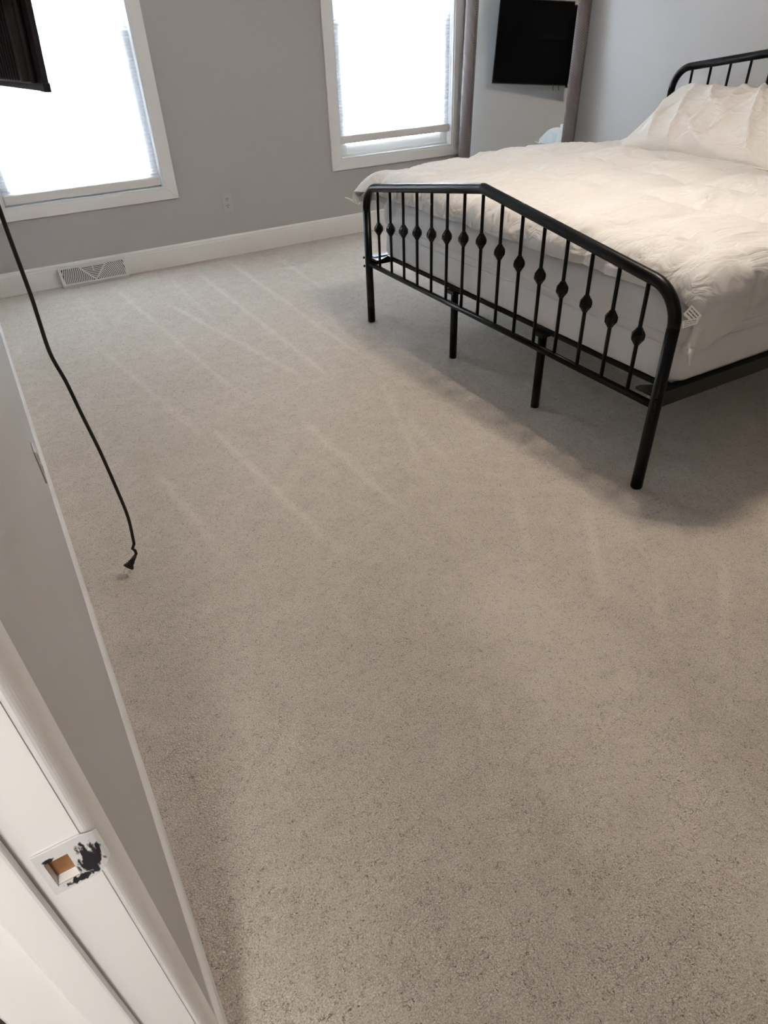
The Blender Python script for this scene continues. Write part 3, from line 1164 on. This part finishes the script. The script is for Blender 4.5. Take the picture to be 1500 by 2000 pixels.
for s in (1, -1):
    g_ = [[b_.verts.new(pill(-1 + 2 * i / NU, -1 + 2 * j_ / NV, s)) for j_ in range(NV + 1)] for i in range(NU + 1)]
    for i in range(NU):
        for j_ in range(NV):
            f = (g_[i][j_], g_[i + 1][j_], g_[i + 1][j_ + 1], g_[i][j_ + 1])
            b_.faces.new(f if s > 0 else tuple(reversed(f)))
    if s == 1:
        top_g = g_
    else:
        rim_t = [top_g[i][0] for i in range(NU + 1)] + [top_g[NU][j_] for j_ in range(1, NV + 1)] + [top_g[i][NV] for i in range(NU - 1, -1, -1)] + [top_g[0][j_] for j_ in range(NV - 1, 0, -1)]
        rim_b = [g_[i][0] for i in range(NU + 1)] + [g_[NU][j_] for j_ in range(1, NV + 1)] + [g_[i][NV] for i in range(NU - 1, -1, -1)] + [g_[0][j_] for j_ in range(NV - 1, 0, -1)]
        for i in range(len(rim_t)):
            k_ = (i + 1) % len(rim_t)
            b_.faces.new((rim_t[k_], rim_t[i], rim_b[i], rim_b[k_]))
bmesh.ops.recalc_face_normals(b_, faces=b_.faces)
pb = obj('pillow_case', b_, 'pillow', pl, smooth=True)
rim_pts = [Vector((math.copysign(1, 0), 0, 0))]
b_ = bmesh.new()
loop = []
for i in range(0, 60):
    t = i / 60 * 4
    sd, fr_ = int(t), t - int(t)
    uu, vv = [(-1 + 2 * fr_, -1), (1, -1 + 2 * fr_), (1 - 2 * fr_, 1), (-1, 1 - 2 * fr_)][sd]
    p = pill(uu, vv, 1)
    loop.append((p.x, p.y, 0))
tube(b_, loop, 0.0045, 6, closed=True)
bmesh.ops.recalc_face_normals(b_, faces=b_.faces)
obj('piping', b_, 'piping', pl, smooth=True)
# local x -> along the headboard, local y -> up the lean, local z -> facing the foot of the bed
lean = math.radians(30)
ax = Vector((0.03, -1, 0)).normalized()
ay = Vector((math.cos(lean), 0.03 * math.cos(lean), math.sin(lean))).normalized()
az = ax.cross(ay).normalized()
if az.z < 0:
    ax = -ax
    az = ax.cross(ay).normalized()
ay = az.cross(ax)
pl.rotation_euler = Matrix((ax, ay, az)).transposed().to_euler()

# ------------------------------------------------------------------ floor mirror
MR_W, MR_H, MR_F = 0.87, 1.75, 0.088
lean = math.radians(4.3)
rx = Vector((0.595, -0.804, 0)).normalized()
n0 = Vector((-0.804, -0.595, 0)).normalized()
uz = (Vector((0, 0, 1)) * math.cos(lean) - n0 * math.sin(lean)).normalized()
nz0 = rx.cross(uz)      # front normal if right-handed
mc = Vector((3.45, 4.75, 0)) + rx * (MR_W / 2) + n0 * 0.072
mr = empty('floor_mirror', mc)
tag(mr, 'tall leaning mirror in a woven taupe metal frame in the corner', 'mirror')
# local axes: x = right, y = back, z = up
yb = -n0 * math.cos(lean) - Vector((0, 0, 1)) * math.sin(lean)
mr.rotation_euler = Matrix((rx, yb, uz)).transposed().to_euler()
fd = 0.030


def frame_bar(p_a, p_b, inward, name):
    """padded, rounded frame bar between two outer corners with mitred ends"""
    b_ = bmesh.new()
    pa, pb_ = Vector(p_a), Vector(p_b)
    iv = Vector(inward)
    along = (pb_ - pa).normalized()
    prof = []
    for i in range(11):
        a = math.pi * i / 10
        prof.append((MR_F / 2 - MR_F / 2 * math.cos(a), -0.020 * math.sin(a) ** 0.7))
    prof += [(MR_F, fd), (0, fd)]
    A, B = [], []
    for d, y in prof:
        A.append(b_.verts.new(pa + iv * d + along * d + Vector((0, y, 0))))
        B.append(b_.verts.new(pb_ + iv * d - along * d + Vector((0, y, 0))))
    n_ = len(prof)
    for i in range(n_):
        b_.faces.new((A[i], A[(i + 1) % n_], B[(i + 1) % n_], B[i]))
    b_.faces.new(A)
    b_.faces.new(B)
    bmesh.ops.recalc_face_normals(b_, faces=b_.faces)
    return obj(name, b_, 'weave', mr)


hw = MR_W / 2
frame_bar((-hw, 0, 0), (-hw, 0, MR_H), (1, 0, 0), 'frame_bar')
frame_bar((hw, 0, 0), (hw, 0, MR_H), (-1, 0, 0), 'frame_bar')
frame_bar((-hw, 0, 0), (hw, 0, 0), (0, 0, 1), 'frame_bar')
frame_bar((-hw, 0, MR_H), (hw, 0, MR_H), (0, 0, -1), 'frame_bar')
b_ = bmesh.new()
gi, bv, bd = hw - MR_F + 0.004, 0.024, 0.0013
z0_, z1_ = MR_F - 0.004, MR_H - MR_F + 0.004
O = [(-gi, z0_), (gi, z0_), (gi, z1_), (-gi, z1_)]
I = [(-gi + bv, z0_ + bv), (gi - bv, z0_ + bv), (gi - bv, z1_ - bv), (-gi + bv, z1_ - bv)]
vo = [b_.verts.new((x, 0.006 + bd, z)) for x, z in O]
vi = [b_.verts.new((x, 0.006, z)) for x, z in I]
vb = [b_.verts.new((x, 0.014, z)) for x, z in O]
b_.faces.new(vi)
for i in range(4):
    k_ = (i + 1) % 4
    b_.faces.new((vo[i], vo[k_], vi[k_], vi[i]))
    b_.faces.new((vo[k_], vo[i], vb[i], vb[k_]))
b_.faces.new(list(reversed(vb)))
bmesh.ops.recalc_face_normals(b_, faces=b_.faces)
obj('bevelled_glass', b_, 'mirror', mr)
boxo('backing', 'slot', (-hw + 0.02, hw - 0.02, 0.015, 0.028, 0.02, MR_H - 0.02), mr)

# ------------------------------------------------------------------ television on a swing arm
TVL, TVH = 1.45, 0.83
ax = Vector((-0.1564, 0.9877, 0)).normalized()
nf = Vector((0.9877, 0.1564, 0)).normalized()
tilt = math.radians(4.6)
uz = (Vector((0, 0, 1)) * math.cos(tilt) + nf * math.sin(tilt)).normalized()
fn = (nf * math.cos(tilt) - Vector((0, 0, 1)) * math.sin(tilt)).normalized()
tv = empty('television', (0.2205, 1.75, 1.246))
tag(tv, 'black flat television swung out from the near wall above the cord', 'television')
# local x = along towards the far wall, y = back (away from the screen), z = up
tv.rotation_euler = Matrix((ax, -fn, uz)).transposed().to_euler()
if (ax.cross(-fn)).dot(uz) < 0:
    # mirror handedness: use y = screen direction instead
    tv.rotation_euler = Matrix((ax, fn, uz)).transposed().to_euler()
    YS = 1
else:
    YS = -1


def tbox(name, m, d, bev=0.0, par=None):
    b_ = bmesh.new()
    ya, yb_ = sorted((d[2] * YS, d[3] * YS))
    box(b_, d[0], d[1], ya, yb_, d[4], d[5], bev=bev)
    return obj(name, b_, m, par or tv)


# d[2],d[3] measured towards the screen side: negative = back
tbox('bezel', 'black_plastic', (0, TVL, -0.012, 0.0, 0, TVH), 0.002)
tbox('screen', 'screen', (0.008, TVL - 0.008, -0.001, 0.0012, 0.010, TVH - 0.008))
tbox('rim_corner', 'black_plastic', (-0.0035, 0.03, -0.013, 0.001, -0.001, 0.016), 0.002)
tbox('back_cover', 'black_plastic', (0.034, TVL - 0.034, -0.026, -0.012, 0.012, TVH - 0.02), 0.006)
b_ = bmesh.new()
tube(b_, [(0.060, -0.020 * YS, 0.016), (0.060, -0.020 * YS, TVH - 0.03)], 0.018, 14)
bmesh.ops.recalc_face_normals(b_, faces=b_.faces)
obj('back_ridge', b_, 'black_plastic', tv, smooth=True)
b_ = bmesh.new()
x = 0.092
while x < 1.32:
    ya, yb_ = sorted((-0.031 * YS, -0.025 * YS))
    box(b_, x, x + 0.008, ya, yb_, 0.016, TVH - 0.06, bev=0.002, seg=1)
    x += 0.021
obj('cooling_ribs', b_, 'black_plastic', tv)
for (x, l_) in ((0.60, 0.045), (0.672, 0.052)):
    tubeo('cable_end', 'rubber', [(x, -0.022 * YS, 0.03), (x + 0.004, -0.024 * YS, -l_ * 0.5), (x - 0.004, -0.02 * YS, -l_)], 0.0035, tv, 6)
tbox('mount_bracket', 'black_metal', (0.60, 0.84, -0.052, -0.030, 0.20, 0.62), 0.003)
# wall mount
wm = empty('wall_mount', (XL, 2.46, 1.66))
tag(wm, 'black swing arm mount behind the television', 'wall mount')
boxo('wall_plate', 'black_metal', (0.0, 0.014, -0.05, 0.05, -0.17, 0.17), wm, bev=0.002)
tubeo('arm', 'black_metal', [(0.012, 0.0, 0.0), (0.09, -0.05, 0.0), (0.150, -0.006, 0.0)], 0.016, wm, 10)

# ------------------------------------------------------------------ power cord
cd = empty('power_cord', (0.06, 1.75, 0.04))
tag(cd, 'thin black power cord hanging from the television with a loose plug', 'power cord')
YC = 1.742
az_ = [(0.13, 1.86, 1.37), (0.075, 1.79, 1.27), (0.052, 1.75, 1.16)]
path = [(0.029, .171), (0.0290, .204), (0.0298, .276), (0.0290, .307), (0.0282, .358), (0.0355, .404), (0.0412, .459), (0.0487, .525), (0.0540, .595), (0.0572, .660), (0.0528, .716)]
pts = [Vector(p) for p in az_] + [Vector((a * YC, YC, 1.34 - b * YC)) for a, b in path]
# Catmull-Rom smoothing
sm = []
for i in range(len(pts) - 1):
    q0, q1, q2, q3 = pts[max(0, i - 1)], pts[i], pts[i + 1], pts[min(len(pts) - 1, i + 2)]
    for t in range(6):
        t = t / 6
        sm.append(0.5 * ((2 * q1) + (q2 - q0) * t + (2 * q0 - 5 * q1 + 4 * q2 - q3) * t * t + (3 * q1 - q0 - 3 * q2 + q3) * t ** 3))
sm.append(pts[-1])
sm += [Vector((0.0475 * YC, YC - 0.004, 1.34 - 0.7235 * YC)), Vector((0.0505 * YC, YC - 0.006, 1.34 - 0.7275 * YC)), Vector((0.0508 * YC, YC - 0.008, 1.34 - 0.734 * YC)), Vector((0.046 * YC, YC - 0.01, 1.34 - 0.7395 * YC))]
o0 = Vector(cd.location)
tubeo('cord', 'rubber', [p - o0 for p in sm], 0.0048, cd, 8)
end = sm[-1]
pd = (Vector((0.0335 * YC, YC - 0.018, 1.34 - 0.7500 * YC)) - end).normalized()
plen = 0.034
# strain relief + plug body (flat wedge)
tubeo('strain_relief', 'rubber', [end - o0 - pd * 0.004, end - o0 + pd * 0.008, end - o0 + pd * 0.016], [0.0055, 0.0070, 0.0085], cd, 10)
b_ = bmesh.new()
side = pd.cross(Vector((0.2, -0.85, 0.5))).normalized()
thk = pd.cross(side).normalized()
ring0 = None
for t, w_, h_ in ((0.014, 0.009, 0.007), (0.017, 0.0105, 0.0085), (0.020, 0.0095, 0.0075), (0.024, 0.011, 0.0085), (0.031, 0.0155, 0.0105), (0.035, 0.0165, 0.0110), (0.037, 0.0150, 0.0100)):
    c_ = end - o0 + pd * t
    ring = [b_.verts.new(c_ + side * (w_ * math.cos(a)) + thk * (h_ * math.sin(a))) for a in [math.pi * 2 * i / 12 for i in range(12)]]
    if ring0:
        for i in range(12):
            b_.faces.new((ring0[i], ring0[(i + 1) % 12], ring[(i + 1) % 12], ring[i]))
    else:
        b_.faces.new(ring)
    ring0 = ring
b_.faces.new(ring0)
bmesh.ops.recalc_face_normals(b_, faces=b_.faces)
pg = obj('plug', b_, 'rubber', cd)
for s in (-1, 1):
    b_ = bmesh.new()
    c_ = end - o0 + pd * 0.035 + side * (s * 0.0065)
    V = []
    for t in (0, 0.019):
        for a, c in ((-1, -1), (1, -1), (1, 1), (-1, 1)):
            V.append(b_.verts.new(c_ + pd * t + side * (a * 0.0013) + thk * (c * 0.0036)))
    for f in ((0, 1, 2, 3), (4, 5, 6, 7), (0, 1, 5, 4), (1, 2, 6, 5), (2, 3, 7, 6), (3, 0, 4, 7)):
        b_.faces.new([V[i] for i in f])
    bmesh.ops.recalc_face_normals(b_, faces=b_.faces)
    obj('prong', b_, 'steel', pg)

# ------------------------------------------------------------------ ceiling lamps (out of frame, they light the room)
def ceiling_light(name, loc, r, m, label):
    t = empty(name, loc)
    tag(t, label, 'ceiling light')
    b_ = bmesh.new()
    tube(b_, [(0, 0, 0.0), (0, 0, -0.025)], r + 0.01, 24)
    bmesh.ops.recalc_face_normals(b_, faces=b_.faces)
    obj('base', b_, 'trim', t)
    b_ = bmesh.new()
    ns, nr = 20, 5
    prev = None
    for i in range(nr):
        a = math.pi / 2 * i / nr
        ring = [b_.verts.new((r * math.cos(a) * math.cos(2 * math.pi * j_ / ns), r * math.cos(a) * math.sin(2 * math.pi * j_ / ns), -0.026 - 0.085 * math.sin(a))) for j_ in range(ns)]
        if prev:
            for j_ in range(ns):
                b_.faces.new((prev[j_], prev[(j_ + 1) % ns], ring[(j_ + 1) % ns], ring[j_]))
        prev = ring
    tip = b_.verts.new((0, 0, -0.111))
    for j_ in range(ns):
        b_.faces.new((prev[j_], prev[(j_ + 1) % ns], tip))
    bmesh.ops.recalc_face_normals(b_, faces=b_.faces)
    obj('glass_bowl', b_, m, t, smooth=True)


ceiling_light('ceiling_light', (1.99, 1.74, ZC), 0.13, 'lamp_glass', 'round ceiling light over the foot of the bed')
ceiling_light('ceiling_light', (-0.42, -1.15, ZC), 0.20, 'added_hall_glass', 'round unseen ceiling light added in the hall')  # unseen hall lamp, a guess added to light the door frame from behind
